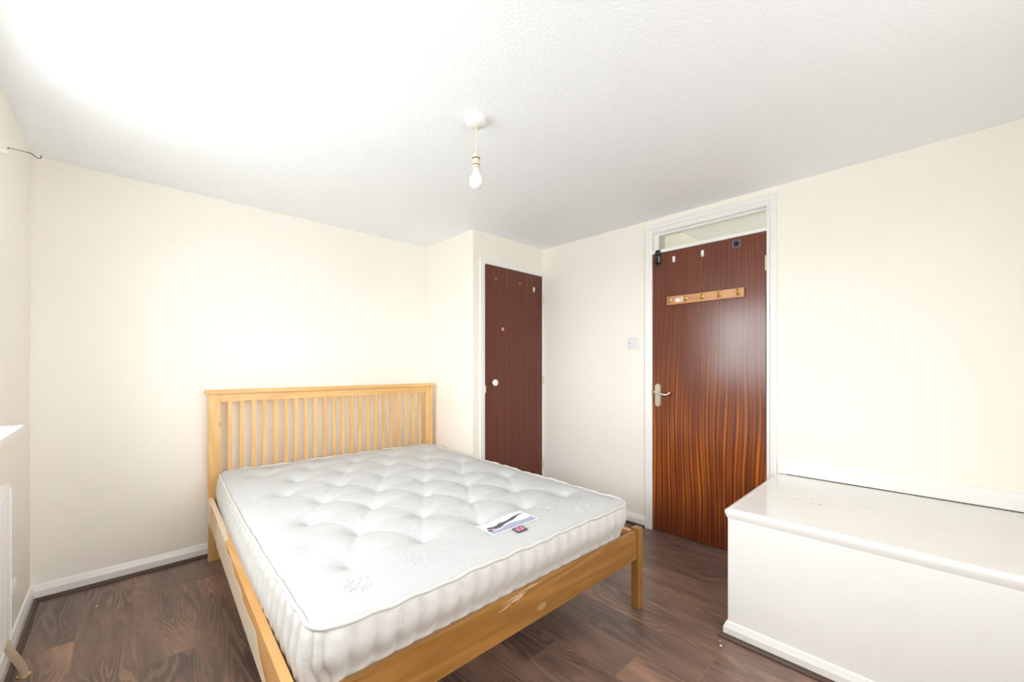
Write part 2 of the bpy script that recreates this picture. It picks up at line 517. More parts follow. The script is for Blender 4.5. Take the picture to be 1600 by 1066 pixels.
# head, then both legs (up = outward direction in the wall plane)
def arch_leg(bm, A, B, out, mt):
    A, B, out = Vector(A), Vector(B), Vector(out); n = Vector((-1, 0, 0))
    d = (B - A).normalized()
    R0 = [bm.verts.new(A + n * a + out * b) for a, b in AR]
    R1 = [bm.verts.new(B + n * a + out * b + d * (b * mt)) for a, b in AR]
    k = len(AR)
    for i in range(k): bm.faces.new((R0[i], R0[(i + 1) % k], R1[(i + 1) % k], R1[i]))
    bm.faces.new(R0[::-1]); bm.faces.new(R1)
arch_leg(bm, (RX, DY1, 0), (RX, DY1, zt), (0, 1, 0), 1)
arch_leg(bm, (RX, DY0 - .006, 0), (RX, DY0 - .006, zt), (0, -1, 0), 1)
R0 = [bm.verts.new((RX - a, DY1 + b, zt + b)) for a, b in AR]
R1 = [bm.verts.new((RX - a, DY0 - .006 - b, zt + b)) for a, b in AR]
for i in range(len(AR)): bm.faces.new((R0[i], R0[(i + 1) % len(AR)], R1[(i + 1) % len(AR)], R1[i]))
struct('trim_5', bm, M['white'])
# jamb lining, transom rail and stops
struct('trim_6', boxes([(RX - .004, RX + .12, DY1 - .004, DY1 + .01, 0, zt), (RX - .004, RX + .12, DY0 - .01, DY0 - .003, 0, zt),
                        (RX - .004, RX + .12, DY0 - .003, DY1 - .004, zt - .012, zt + .003),
                        (RX - .003, RX + .12, DY0 - .003, DY1 - .004, 1.992, 2.014),
                        (RX + .045, RX + .06, DY1 - .02, DY1 - .004, 0, 1.992), (RX + .045, RX + .06, DY0 - .003, DY0 + .012, 0, 1.992)]), M['white'])
w2 = struct('window_2', boxes([(RX + .03, RX + .055, DY1 - .032, DY1 - .004, 2.014, zt - .012), (RX + .03, RX + .055, DY0 - .003, DY0 + .01, 2.014, zt - .012),
                               (RX + .03, RX + .055, DY0 + .01, DY1 - .032, 2.128, zt - .012), (RX + .03, RX + .055, DY0 + .01, DY1 - .032, 2.014, 2.022)]), M['white'])
obj('pane', box(RX + .040, RX + .044, DY0 + .008, DY1 - .03, 2.018, 2.132), M['glass'], w2)

d1 = struct('door_1', box(RX + .001, RX + .041, DY0 + .001, DY1 - .006, .006, 1.988, .0015, 1), M['door'], origin=(RX, 0, 0))
plate = []
for k in range(13): a = math.pi * k / 12; plate.append((math.cos(a) * .021, .06 + math.sin(a) * .021))
for k in range(13): a = math.pi + math.pi * k / 12; plate.append((math.cos(a) * .021, -.06 + math.sin(a) * .021))
HY, HZ = 1.364, .975
bm = bmesh.new()
add_prism(bm, plate, 0, .005, lambda a, b, d: (RX - d, HY + a, HZ + b))
add_prism(bm, [(a * .8, b * .94) for a, b in plate], .005, .009, lambda a, b, d: (RX - d, HY + a, HZ + b))
hp = obj('handle_plate', bm, M['satin'], d1)
bm = bmesh.new()
add_lathe(bm, [(.014, .008), (.013, .014), (.009, .018), (.009, .05), (.0, .052)], (RX, HY, .996), '-x')
add_tube(bm, [(RX - .046, HY + .014, .998), (RX - .049, HY, .998), (RX - .05, HY - .025, .993), (RX - .05, HY - .055, .985), (RX - .048, HY - .08, .983), (RX - .044, HY - .093, .989), (RX - .036, HY - .103, 1.0)],
         [.006, .009, .0075, .0065, .006, .006, .0045], 12)
obj('lever', bm, M['chrome'], hp, smooth=True)
for z in (1.8, .22):
    bm = bmesh.new()
    add_tube(bm, [(RX - .006, DY0 - .002, z - .045), (RX - .006, DY0 - .002, z + .045)], .006, 10)
    add_box(bm, RX - .002, RX, DY0, DY0 + .006, z - .045, z + .045)
    obj('hinge', bm, M['cream_plastic'] if z > 1 else M['satin'], d1, smooth=True)

# ------------------------------------------------------------------ things on the main door
# wooden coat rack with brass hooks
t = empty('coat_rack', (RX, 1.047, 1.61), 'narrow pine coat rack with five brass hooks screwed to the brown door', 'coat rack')
rkt = .018
obj('board', box(RX - rkt, RX - .0005, .803, 1.291, 1.61, 1.668, .002, 1), M['rack'], t)
for i, y in enumerate((1.267, 1.157, 1.049, .944, .833)):
    z = 1.64
    bm = bmesh.new()
    add_lathe(bm, [(.012, rkt - .0005), (.012, rkt + .003), (.008, rkt + .005), (0, rkt + .006)], (RX, y, z + .004), '-x', 16)
    x = RX - rkt
    add_tube(bm, [(x - .003, y, z + .004), (x - .016, y, z + .008), (x - .026, y, z + .018), (x - .03, y, z + .026)], [.0045, .004, .004, .0055], 10)
    add_tube(bm, [(x - .004, y, z), (x - .014, y, z - .012), (x - .024, y, z - .018), (x - .03, y, z - .012), (x - .032, y, z - .006)], [.0045, .004, .004, .004, .0055], 10)
    obj('hook', bm, M['brass'], t, smooth=True)
obj('torn_sticker', prism([(-.016, -.012), (.012, -.016), (.02, .004), (.006, .014), (-.014, .01)], rkt, rkt + .0012, lambda a, b, d: (RX - d, 1.213 + a, 1.638 + b)), M['paper'], t)
obj('sticker', prism([(-.016, -.015), (.017, -.014), (.017, .016), (-.016, .015)], rkt, rkt + .001, lambda a, b, d: (RX - d, 1.185 + a * .6, 1.64 + b)), M['cream_plastic'], t)

# black over-door hook
t = empty('over_door_hook', (RX, 1.363, 1.9), 'black plastic hook clipped over the top left corner of the brown door', 'hook')
bm = bmesh.new()
add_box(bm, RX - .006, RX, 1.345, 1.383, 1.905, 2.012, .003, 2)
add_box(bm, RX - .006, RX + .04, 1.345, 1.383, 1.9895, 1.9915)
obj('strap', bm, M['black'], t)
bm = bmesh.new()
add_lathe(bm, [(.017, .006), (.017, .012), (.01, .016), (0, .017)], (RX, 1.364, 1.996), '-x', 18)
add_tube(bm, [(RX - .008, 1.364, 1.955), (RX - .02, 1.364, 1.93), (RX - .03, 1.364, 1.915), (RX - .036, 1.364, 1.925)], [.009, .009, .008, .006], 10)
obj('hook_body', bm, M['black'], t, smooth=True)
obj('sticker', box(RX - .0075, RX - .0062, 1.352, 1.358, 1.925, 1.965), M['paper'], t)

def stick_hook(y, z, label):
    t = empty('adhesive_hook', (RX, y, z - .022), label, 'hook', 'white stick-on hooks on the brown door')
    pl = []
    for k in range(9): a = math.pi * k / 8; pl.append((math.cos(a) * .009, .013 + math.sin(a) * .009))
    for k in range(9): a = math.pi + math.pi * k / 8; pl.append((math.cos(a) * .009, -.013 + math.sin(a) * .009))
    obj('pad', prism(pl, 0, .003, lambda a, b, d: (RX - d, y + a, z + b)), M['plastic'], t)
    obj('hook_tip', tube([(RX - .003, y, z + .004), (RX - .006, y, z - .008), (RX - .012, y, z - .015), (RX - .015, y, z - .008)], [.005, .005, .004, .003], 8), M['plastic'], t, smooth=True)
stick_hook(1.249, 1.928, 'small white stick-on hook beside the black over-door hook')
stick_hook(1.056, 1.93, 'small white stick-on hook near the middle of the door top')

t = empty('square_hook', (RX, .849, 1.925), 'square grey and black hook stuck near the top right of the brown door', 'hook')
obj('backplate', box(RX - .005, RX, .824, .874, 1.924, 1.974, .003, 2), M['grey'], t)
bm = bmesh.new()
add_lathe(bm, [(.016, .005), (.015, .012), (.008, .014), (0, .014)], (RX, .849, 1.949), '-x', 18)
add_tube(bm, [(RX - .012, .849, 1.949), (RX - .022, .849, 1.944), (RX - .03, .849, 1.93), (RX - .036, .849, 1.94)], [.006, .006, .006, .005], 10)
obj('hook_knob', bm, M['black'], t, smooth=True)

# ------------------------------------------------------------------ cupboard door
struct('trim_7', boxes([(CDX0 - .046, CDX0 - .004, CY - .012, CY + .002, 0, CDZ + .048), (CDX0 - .004, RX - .002, CY - .012, CY + .002, CDZ + .004, CDZ + .048),
                        (CDX0 - .004, CDX0 - .001, CY - .012, CY + .06, 0, CDZ + .004), (CDX1 + .002, RX - .001, CY - .012, CY + .06, 0, CDZ + .004)], bev=.0015), M['white'])
struct('baseboard_cupboard_front', box(BX, CDX0 - .046, CY - .014, CY, 0, .08, .002, 1), M['white'])
d2 = bpy.data.objects.new('door_2', None); C.objects.link(d2); d2['kind'] = 'structure'
d2.location = (CDX1, CY, 0)
ANG = math.radians(2.1)
def swing(p):
    v = Vector(p); dx, dy = v.x - CDX1, v.y - CY
    return Vector((CDX1 + dx * math.cos(ANG) - dy * math.sin(ANG), CY + dx * math.sin(ANG) + dy * math.cos(ANG), v.z))
def swung(bm):
    for v in bm.verts: v.co = swing(v.co)
    return bm
leaf = obj('leaf', swung(box(CDX0 + .003, CDX1, CY, CY + .035, .008, CDZ, .001, 1)), M['closet_door'], d2)
obj('door_knob', swung(lathe([(.012, -.0003), (.010, .004), (.009, .009), (.016, .013), (.025, .018), (.0265, .025), (.025, .031), (.015, .036), (0, .037)], (2.155, CY, 1.05), '-y', 24)), M['plastic'], d2, smooth=True)
bm = boxes([(CDX0 + .0015, CDX0 + .0032, CY + .006, CY + .028, .972, 1.03)])
add_tube(bm, [(CDX0 + .003, CY + .017, 1.0), (CDX0 - .002, CY + .017, 1.0)], .006, 10)
obj('latch', swung(bm), M['cream_plastic'], d2)
for z in (1.79, 1.055, .3):
    bm = bmesh.new(); add_tube(bm, [(CDX1 + .003, CY - .016, z - .038), (CDX1 + .003, CY - .016, z + .038)], .0045, 8)
    add_box(bm, CDX1 - .004, CDX1 + .003, CY - .013, CY - .0122, z - .038, z + .038)
    obj('hinge', bm, M['cream_plastic'], d2, smooth=True)
def mark(name, poly, x, z, m, label, cat, th=.0008, grp=None):
    bm = prism(poly, .0002, th, lambda a, b, d: swing((x + a, CY - d, z + b)))
    return obj(name, bm, m, None, tag=(label, cat, grp))
mark('sticker', [(-.011, -.012), (.012, -.013), (.012, .014), (-.011, .013)], 2.262, 1.485, M['pink'], 'small pink sticker on the cupboard door above the knob', 'sticker')
mark('paper_scrap', [(-.012, .024), (.004, .017), (.014, .024), (.012, .0), (.002, -.024), (-.008, -.022)], 2.652, 1.862, M['paper'], 'torn white paper scrap stuck at the top right of the cupboard door', 'paper scrap')
obj('tape_residue', prism([(-.009, -.004), (.008, -.006), (.01, .005), (-.006, .006)], .0002, .0008, lambda a, b, d: swing((2.183 + a, CY - d, 1.888 + b))), M['chip'], d2)
obj('tape_residue', prism([(-.009, -.004), (.008, -.006), (.006, .006), (-.01, .002)], .0002, .0008, lambda a, b, d: swing((2.47 + a, CY - d, 1.893 + b))), M['pink'], d2)
# painted-over blanking plate above the cupboard door
obj('blanking_plate', box(2.378, 2.444, CY - .004, CY + .001, 2.112, 2.165, .002, 2), M['wall'], None, tag=('cream blanking plate painted over on the wall above the cupboard door', 'wall plate'))

# ------------------------------------------------------------------ light switch and socket
t = empty('light_switch', (RX, 1.558, 1.312), 'square white light switch on the wall left of the brown door', 'light switch')
obj('plate', box(RX - .009, RX, 1.515, 1.601, 1.311, 1.397, .003, 2), M['switch'], t, smooth=True)
obj('rocker', box(RX - .013, RX - .008, 1.552, 1.564, 1.342, 1.366, .002, 2), M['switch'], t)
for y in (1.588, 1.528): obj('screw', lathe([(.004, .0088), (.0035, .0105), (0, .0108)], (RX, y, 1.354), '-x', 12), M['grey'] if y > 1.55 else M['plastic'], t)

t = empty('wall_socket', (LX, 2.635, .2), 'white double plug socket low on the wall beside the radiator', 'socket')
obj('plate', box(LX, LX + .008, 2.562, 2.708, .2, .286, .003, 2), M['plastic'], t, smooth=True)
for y in (2.598, 2.672):
    obj('switch', box(LX + .0075, LX + .010, y - .007, y + .007, .258, .276, .001, 1), M['plastic'], t)
    obj('pin_hole', boxes([(LX + .0078, LX + .0083, y - .003, y + .003, .242, .252), (LX + .0078, LX + .0083, y - .016, y - .008, .222, .226), (LX + .0078, LX + .0083, y + .008, y + .016, .222, .226)]), M['grey'], t)

# ------------------------------------------------------------------ pendant light
PX, PY = 1.097, 1.355
t = empty('pendant_light', (PX, PY, CH), 'bare white bulb on a short cord hanging from a white ceiling rose', 'ceiling light')
obj('ceiling_rose', lathe([(.0, 0), (.047, -.0), (.0465, -.006), (.043, -.02), (.036, -.026), (.012, -.029), (.005, -.031), (0, -.031)], (PX, PY, CH)), M['plastic'], t, smooth=True)
obj('cord', tube([(PX, PY, CH - .025), (PX + .001, PY, CH - .09), (PX, PY, 2.085)], .0032, 8), M['cream_plastic'], t, smooth=True)
lh = obj('lamp_holder', lathe([(.004, 2.097), (.009, 2.094), (.013, 2.086), (.0145, 2.076), (.0155, 2.073), (.0155, 2.07), (.0145, 2.069), (.0155, 2.068), (.0158, 2.046), (.0165, 2.045), (.0165, 2.04), (.0145, 2.038), (.0145, 2.03), (0, 2.03)], (PX, PY, 0)), M['cream_plastic'], t, smooth=True)
for z in (2.0705, 2.0425):
    obj('ring', lathe([(.0152, z - .0014), (.0172, z - .0012), (.0172, z + .0012), (.0152, z + .0014)], (PX, PY, 0)), M['iron'], lh)
obj('bulb', lathe([(0, 2.031), (.0125, 2.03), (.0125, 2.02), (.015, 2.01), (.0235, 1.996), (.029, 1.982), (.0295, 1.973), (.027, 1.96), (.02, 1.949), (.01, 1.944), (0, 1.943)], (PX, PY, 0)), M['bulb'], t, smooth='all')

# ------------------------------------------------------------------ curtain bracket
t = empty('curtain_bracket', (LX, 2.43, 1.98), 'thin dark curtain bracket with a hooked end on the wall by the ceiling corner', 'curtain bracket')
obj('wall_plug', lathe([(.011, 0), (.0115, .012), (.009, .021), (0, .022)], (LX, 2.43, 1.993), 'x', 16), M['plastic'], t, smooth=True)
pts = [(LX + .019, 2.43, 1.982), (LX + .0195, 2.43, 1.999)]
for k in range(7):
    f = k / 6; pts.append((LX + .021 + .05 * f, 2.43, 2.0005 - .001 * f))
ex = LX + .071
pts += [(ex + .006, 2.43, 1.9985), (ex + .011, 2.43, 1.994), (ex + .016, 2.43, 1.989), (ex + .022, 2.43, 1.986), (ex + .028, 2.43, 1.988), (ex + .031, 2.43, 1.993), (ex + .029, 2.43, 1.999)]
pts = [(a, b, c + .011) for a, b, c in pts]
obj('rod', tube(pts, [.0012] * 8 + [.0016] * (len(pts) - 8), 8), M['iron'], t, smooth=True)

# ------------------------------------------------------------------ radiator under the window
t = empty('radiator', (LX + .03, 1.4, 0), 'white panel radiator under the window sill with a painted pipe', 'radiator')
rx = LX + .05
bm = bmesh.new()
ys = [.62 + i * (2.23 - .62) / 120 for i in range(121)]
rows = []
for zz in (.235, .25, .27, .72, .745, .765):
    r = []
    for y in ys:
        ph = (y * 30) % 1.0
        dep = .004 if (.3 < ph < .7 and .25 < zz < .75 and .64 < y < 2.21) else 0
        edge = -.006 if zz in (.235, .765) else 0
        r.append(bm.verts.new((rx + edge - dep, y, zz)))
    rows.append(r)
for a, b in zip(rows, rows[1:]):
    for i in range(120): bm.faces.new((a[i], a[i + 1], b[i + 1], b[i]))
add_box(bm, rx - .032, rx - .008, .62, 2.23, .237, .763)
obj('panel', bm, M['white'], t)
obj('top_grille', boxes([(rx - .036, rx + .002, .618, 2.232, .765, .772)] + [(rx - .036, rx + .002, 2.2295, 2.233, .24, .7645)]), M['white'], t)
for yb in (.8, 2.0): obj('bracket', box(LX + .0005, rx - .032, yb, yb + .03, .3, .7), M['white'], t)
vb = bmesh.new()
add_tube(vb, [(rx - .018, 2.22, .262), (rx - .018, 2.262, .262)], .009, 10)
add_lathe(vb, [(.0, 0), (.011, 0), (.013, .02), (.011, .045), (.006, .05), (0, .05)], (rx - .018, 2.268, .25), 'z', 14)
obj('valve', vb, M['plastic'], t, smooth=True)
obj('pipe', tube([(rx - .018, 2.268, .252), (rx - .017, 2.272, .21), (rx - .01, 2.3, .16), (rx + .002, 2.37, .08), (rx + .008, 2.41, .03), (rx + .009, 2.418, 0.0)], [.009, .01, .0115, .012, .0125, .013], 12), M['pipe'], t, smooth=True)
obj('pipe_collar', lathe([(.013, .0), (.02, .0), (.019, .002), (.013, .003)], (rx + .009, 2.418, 0), 'z', 18), M['brass'], t)

# ------------------------------------------------------------------ boxed-in stair head used as a bench
NX, NY, NZ = 1.9103, .63, .559
def bench_top_material():
    m = mat('grey_white_gloss_board', (.78, .77, .74), .11, spec=.7); tt = NT(m)
    tcs = tt.coords((1, 1, 1))
    base = tt.mix(tt.noise(tcs, 4, 4), (.74, .72, .69), (.82, .81, .79))
    scuff = tt.noise(tt.coords((9, 3.0, 1), loc=(.37, .2, 0)), 3.2, 5, .6)
    base = tt.mix(tt.ramp(scuff, [(.70, (0, 0, 0)), (.78, (.65,) * 3)]), base, (.35, .33, .31))
    tt.color(base); tt.bump(tt.noise(tcs, 12, 2), .05, .002)
    return m
M['bench_top'] = bench_top_material()
t = empty('boxed_in_bench', ((NX + RX) / 2, -.07, 0), 'long white boxed-in bench built against the right wall beside the door', 'built-in bench')
bx = NX + .009
obj('body', box(bx, RX - .001, FY + .001, NY - .008, 0, NZ - .042), M['wall' if False else 'white'], t)
obj('top_board', box(NX + .022, RX - .001, FY + .001, NY - .02, NZ - .042, NZ - .001), M['bench_top'], t)
NP = [(0, 0), (.012, .0), (.0155, .006), (.018, .014), (.0205, .022), (.0215, .028), (.0215, .035), (.019, .04), (.014, .0425), (0, .0425)]
bm = bmesh.new()
add_run(bm, (NX + .0219, FY, NZ - .042), (NX + .0219, NY - .0199, NZ - .042), (-1, 0, 0), NP, 0, -1)
add_run(bm, (NX + .0219, NY - .0199, NZ - .042), (RX, NY - .0199, NZ - .042), (0, 1, 0), NP, -1, 0)
obj('edge_molding', bm, M['white'], t, smooth=True)
bm = bmesh.new()
SB = [(a, b * .86) for a, b in SK]
add_run(bm, (bx, FY, 0), (bx, NY - .008, 0), (-1, 0, 0), SB, 0, -1)
add_run(bm, (bx, NY - .008, 0), (RX, NY - .008, 0), (0, 1, 0), SB, -1, 0)
obj('skirting', bm, M['white'], t)
bm = bmesh.new()
add_run(bm, (bx, FY, 0), (bx, NY - .008, 0), (-1, 0, 0), BD, 0, -1)
obj('floor_beading', bm, M['bead'], t)
obj('crack', box(RX - .012, RX - .002, FY, NY - .05, NZ - .001, NZ + .0033), M['dark'], t)
for (x, y, l, w) in ((2.275, .353, .022, .005), (2.262, .375, .014, .006), (2.29, .44, .03, .0015), (2.38, .20, .025, .002)):
    obj('scuff', prism([(-w, -l * .4), (w * .6, -l * .5), (w, l * .3), (-w * .2, l * .5)], 0, .0003, lambda a, b, d: (x + a, y + b, NZ - .001 + d)), M['grey'], t)
struct('baseboard_right_upper', run((RX, NY - .004, NZ + .0035), (RX, FY, NZ + .0035), (-1, 0, 0), SK, 0, 0), M['white'])

# small debris on the floor
for (x, y, s, lb) in ((1.83, .62, .005, 'white plaster crumb on the dark floor by the bench corner, larger one of the pair'), (-.08, 2.86, .004, 'lone white plaster crumb on the dark floor near the back left corner'), (1.86, .635, .003, 'tiny white plaster crumb on the dark floor closest to the bench corner')):
    obj('plaster_crumb', lathe([(0, 0), (s, .0003), (s * .8, s * .5), (0, s * .8)], (x, y, 0), 'z', 7), M['paper'], None,
        tag=(lb, 'crumb', 'plaster crumbs on the floor'))

# ------------------------------------------------------------------ bed frame
BX0, BY0, TH, TS, TH2 = .3864, 3.0442, .0651, .0485, .0224
def bed(p):
    """bed frame co-ordinates (across, towards foot, up) -> room"""
    u, v, z = p
    a = TH + (TH2 - TH) * v / 2.05
    return Vector((BX0 + u * math.cos(a) - v * math.sin(TS), BY0 - u * math.sin(a) - v * math.cos(TS), z))
BW, BL, ZR, ZT = 1.522, 2.014, .245, .382
bf = empty('bed_frame', bed((BW / 2, BL / 2, 0)), 'golden pine and oak double bed frame with a slatted headboard', 'bed frame')
def bbox(*a, bev=.002): return box(*a, bev=bev, seg=2, fn=bed)
for u0, u1 in ((0, .06), (BW - .06, BW)):
    obj('headboard_post', bbox(u0, u1, -.03, .008, 0, 1.012), M['pine_z'], bf)
obj('headboard_cap', bbox(-.016, BW + .016, -.04, .018, 1.012, 1.038, bev=.004), M['pine_x'], bf)
obj('top_rail', bbox(.06, BW - .06, -.022, .001, .962, 1.012), M['pine_x'], bf)
obj('bottom_rail', bbox(.06, BW - .06, -.022, .001, .3, .37), M['pine_x'], bf)
NS = 22
inner = BW - .12
for k in range(NS):
    uc = .06 + inner * (k + .82) / (NS + .64)
    obj('spindle', bbox(uc - .0112, uc + .0112, -.019, -.001, .37, .962, bev=.001), M['pine_z'], bf)
for u0, u1 in ((0, .026), (BW - .026, BW)):
    bm = bmesh.new()
    add_box(bm, u0, u1, .008, BL - .03, ZR, ZT, bev=.002, fn=bed)
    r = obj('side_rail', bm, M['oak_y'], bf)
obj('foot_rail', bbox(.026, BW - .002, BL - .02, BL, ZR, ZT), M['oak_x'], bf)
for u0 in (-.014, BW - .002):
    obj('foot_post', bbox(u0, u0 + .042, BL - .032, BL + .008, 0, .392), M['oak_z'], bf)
for k in range(13):
    v = .12 + k * .148
    obj('slat', box(.027, BW - .027, v, v + .06, .318, .334, fn=bed), M['slat'], bf)
# pale protective film still stuck in torn pieces on the near side rail, and scuffs on the foot rail
M['film'] = paint('pale_torn_film', (.78, .64, .5), .5, 50, .1, .05)
def film(poly):
    return prism(poly, .0002, .0011, lambda a, b, d: bed((-d, a, b)))
z0, z1 = ZR - .0005, ZT
for poly in ([(.01, z0), (.17, z0), (.14, z1 - .03), (.2, z1), (.01, z1)],
             [(.3, z0 + .01), (.34, z1 - .02), (.3, z1 - .01), (.26, z1 - .05), (.26, z0 + .02)],
             [(.46, z0), (1.78, z0), (1.62, z0 + .05), (1.56, z1 - .04), (1.3, z1 - .055), (1.25, z1 - .03), (1.1, z1 - .045), (1.0, z1 - .01), (.86, z1 - .03), (.8, z1), (.5, z1), (.46, z1 - .02)]):
    obj('torn_film', film(poly), M['film'], bf)
for k in range(5):
    obj('torn_film', film([(.36 + k * .014, z0 + .03), (.366 + k * .014, z0 + .03), (.366 + k * .014, z1 - .03), (.36 + k * .014, z1 - .03)]), M['film'], bf)
obj('torn_film', prism([(.01, .001), (.47, .001), (.8, .001), (.78, .014), (.6, .024), (.3, .024), (.01, .024)], .0002, .001, lambda a, b, d: bed((b, a, ZT + d))), M['film'], bf)
M['scratch'] = mat('pale_scratch', (.85, .75, .62), .6)
rs = random.Random(3)
for (u, z, l, sl) in ((.70, .372, .055, .05), (.72, .366, .05, .12), (.695, .361, .05, .02), (.735, .362, .02, .5), (.78, .381, .06, .0), (.66, .352, .03, .1)):
    obj('scratch', prism([(u - l, z - sl * l), (u + l, z + sl * l), (u + l * .2, z + sl * l * .2 + .0025)], .0001, .0006, lambda a, b, d: bed((a, BL + d, b))), M['scratch'], bf)
obj('clear_sticker', prism([(.845 + .026 * math.cos(a * .35), .287 + .013 * math.sin(a * .35)) for a in range(18)], .0002, .001, lambda a, b, d: bed((a, BL + d, b))), mat('clear_tape', (.42, .25, .11), .1), bf)

# ------------------------------------------------------------------ mattress
MU0, MU1, MV0, MV1 = .052, 1.45, .04, 2.02
ZE, ZB = .536, .336
rc = .075
tufts = []
for v, u0, n in ((1.735, .235, 5), (1.505, .355, 4), (1.27, .235, 5), (1.04, .355, 4), (.805, .235, 5), (.57, .355, 4), (.335, .235, 5), (.13, .355, 4)):
    for k in range(n): tufts.append((u0 + .263 * k + random.uniform(-.006, .006), v + random.uniform(-.006, .006)))
def segs():
    out = []
    for i, a in enumerate(tufts):
        for b in tufts[i + 1:]:
            d = math.hypot(a[0] - b[0], a[1] - b[1])
            if d < .29: out.append((a, b, random.uniform(.5, 1.0) * (1 if d > .2 else .6)))
    return out
SEG = segs()
def top_z(u, v):
    de = min(u - MU0 + .012, MU1 - u, v - MV0, MV1 - v)
    z = ZE + .03 * (1 - math.exp(-max(de, 0) / .06))
    z += .0035 * noise.noise(Vector((u * 5, v * 5, 0)))
    best = 0
    for (a, b) in tufts:
        dx, dy = u - a, v - b
        if abs(dx) < .2 and abs(dy) < .2:
            r = math.hypot(dx, dy)
            best = max(best, .04 * math.exp(-(r / .045) ** 1.1))
    cr = 0
    for (A, B, s) in SEG:
        if abs(u - (A[0] + B[0]) / 2) > .19 or abs(v - (A[1] + B[1]) / 2) > .19: continue
        dx, dy = B[0] - A[0], B[1] - A[1]; L2 = dx * dx + dy * dy
        tt = max(0, min(1, ((u - A[0]) * dx + (v - A[1]) * dy) / L2))
        r = math.hypot(u - A[0] - dx * tt, v - A[1] - dy * tt)
        cr = max(cr, s * .016 * math.exp(-(r / .022) ** 1.2) * (1 - .45 * math.sin(math.pi * tt)))
    # outer creases running from border tufts to the edge
    return z - max(best, cr) - .3 * min(best, cr)
def round_uv(s, t):
    """grid position -> rounded rectangle (disc mapping in the corner squares)"""
    u, v = s, t
    bow = .014 * math.sin(math.pi * min(1, max(0, (t - MV0) / (MV1 - MV0)))) * max(0, 1 - (s - MU0) / .3)
    for (cu, cv, su, sv) in ((MU0 + rc, MV0 + rc, -1, -1), (MU1 - rc, MV0 + rc, 1, -1), (MU0 + rc, MV1 - rc, -1, 1), (MU1 - rc, MV1 - rc, 1, 1)):
        a, b = (u - cu) * su / rc, (v - cv) * sv / rc
        if a > 0 and b > 0:
            return cu + su * rc * a * math.sqrt(1 - b * b / 2) - bow, cv + sv * rc * b * math.sqrt(1 - a * a / 2)
    return u - bow, v
def edge_wave(s): return .0035 * math.sin(s * 23) * math.sin(s * 9 + 1) + .002 * math.sin(s * 61)
def build_mattress():
    nu, nv = 180, 256
    bm = bmesh.new()
    G = []
    for i in range(nu + 1):
        row = []
        for j in range(nv + 1):
            u, v = round_uv(MU0 + (MU1 - MU0) * i / nu, MV0 + (MV1 - MV0) * j / nv)
            row.append([bm.verts.new((u, v, top_z(u, v))), u, v])
        G.append(row)
    for i in range(nu):
        for j in range(nv): bm.faces.new((G[i][j][0], G[i + 1][j][0], G[i + 1][j + 1][0], G[i][j + 1][0]))
    loop = [(i, nv) for i in range(nu)] + [(nu, j) for j in range(nv, 0, -1)] + [(i, 0) for i in range(nu, 0, -1)] + [(0, j) for j in range(nv)]
    P = [(G[i][j][1], G[i][j][2]) for i, j in loop]
    n = len(P)
    arc = [0]
    for k in range(1, n): arc.append(arc[-1] + math.hypot(P[k][0] - P[k - 1][0], P[k][1] - P[k - 1][1]))
    nrm = []
    for k in range(n):
        a, b = P[k - 3], P[(k + 3) % n]
        dx, dy = b[0] - a[0], b[1] - a[1]; L = math.hypot(dx, dy)
        nrm.append((-dy / L, dx / L))
    if (P[10][1] + nrm[10][1]) < P[10][1]: nrm = [(-a, -b) for a, b in nrm]
    prev = [G[i][j][0] for i, j in loop]
    pipe = []
    for k in range(n):
        zz = ZE + edge_wave(arc[k])
        prev[k].co.z = zz
        pipe.append(Vector((P[k][0] + nrm[k][0] * .004, P[k][1] + nrm[k][1] * .004, zz + .001)))
    NZL = 26
    first = True
    for q in range(1, NZL + 1):
        tq = q / NZL
        ring = []
        for k in range(n):
            zt_ = ZE + edge_wave(arc[k])
            z = zt_ + (ZB - zt_) * tq
            s = arc[k] + .0035 * math.sin(z * 45 + arc[k] * 3) * math.sin(math.pi * tq)
            ph = (s / .066) % 1.0
            dd = min(ph, 1 - ph) * .066
            sharp = 1 - math.exp(-(dd / .0045))
            saw = .55 + .45 * math.sin(math.pi * ph) + .25 * (ph - .5)
            env = min(1, tq * 7) * min(1, (1 - tq) * 7)
            env2 = .55 + .45 * math.cos((tq - .5) * 4 * math.pi) if True else 1
            bulge = .010 * math.sin(math.pi * min(1, tq * 1.05)) ** .6 - .006 * tq
            lean = .008 * max(0, -nrm[k][0]) * math.sin(math.pi * .5 * min(1, tq * 1.3)) - .036 * (lambda q_: q_ * q_ * (3 - 2 * q_))(min(1, max(0, (tq - .25) / .5))) * max(0, nrm[k][1])
            off = lean + bulge + env * .0185 * (sharp * saw) * (.75 + .25 * env2) - .008 * env
            off += .002 * noise.noise(Vector((arc[k] * 9, z * 14, 3)))
            ring.append(bm.verts.new((P[k][0] + nrm[k][0] * off, P[k][1] + nrm[k][1] * off, z)))
        for k in range(n):
            f = bm.faces.new((prev[k], prev[(k + 1) % n], ring[(k + 1) % n], ring[k])); f.material_index = 1
        prev = ring
    f = bm.faces.new(prev); f.material_index = 1
    for v in bm.verts: v.co = bed(v.co)
    return bm, [bed(p) for p in pipe], [bed((P[k][0] + nrm[k][0] * .006, P[k][1] + nrm[k][1] * .006, ZB + .004)) for k in range(0, n, 3)]
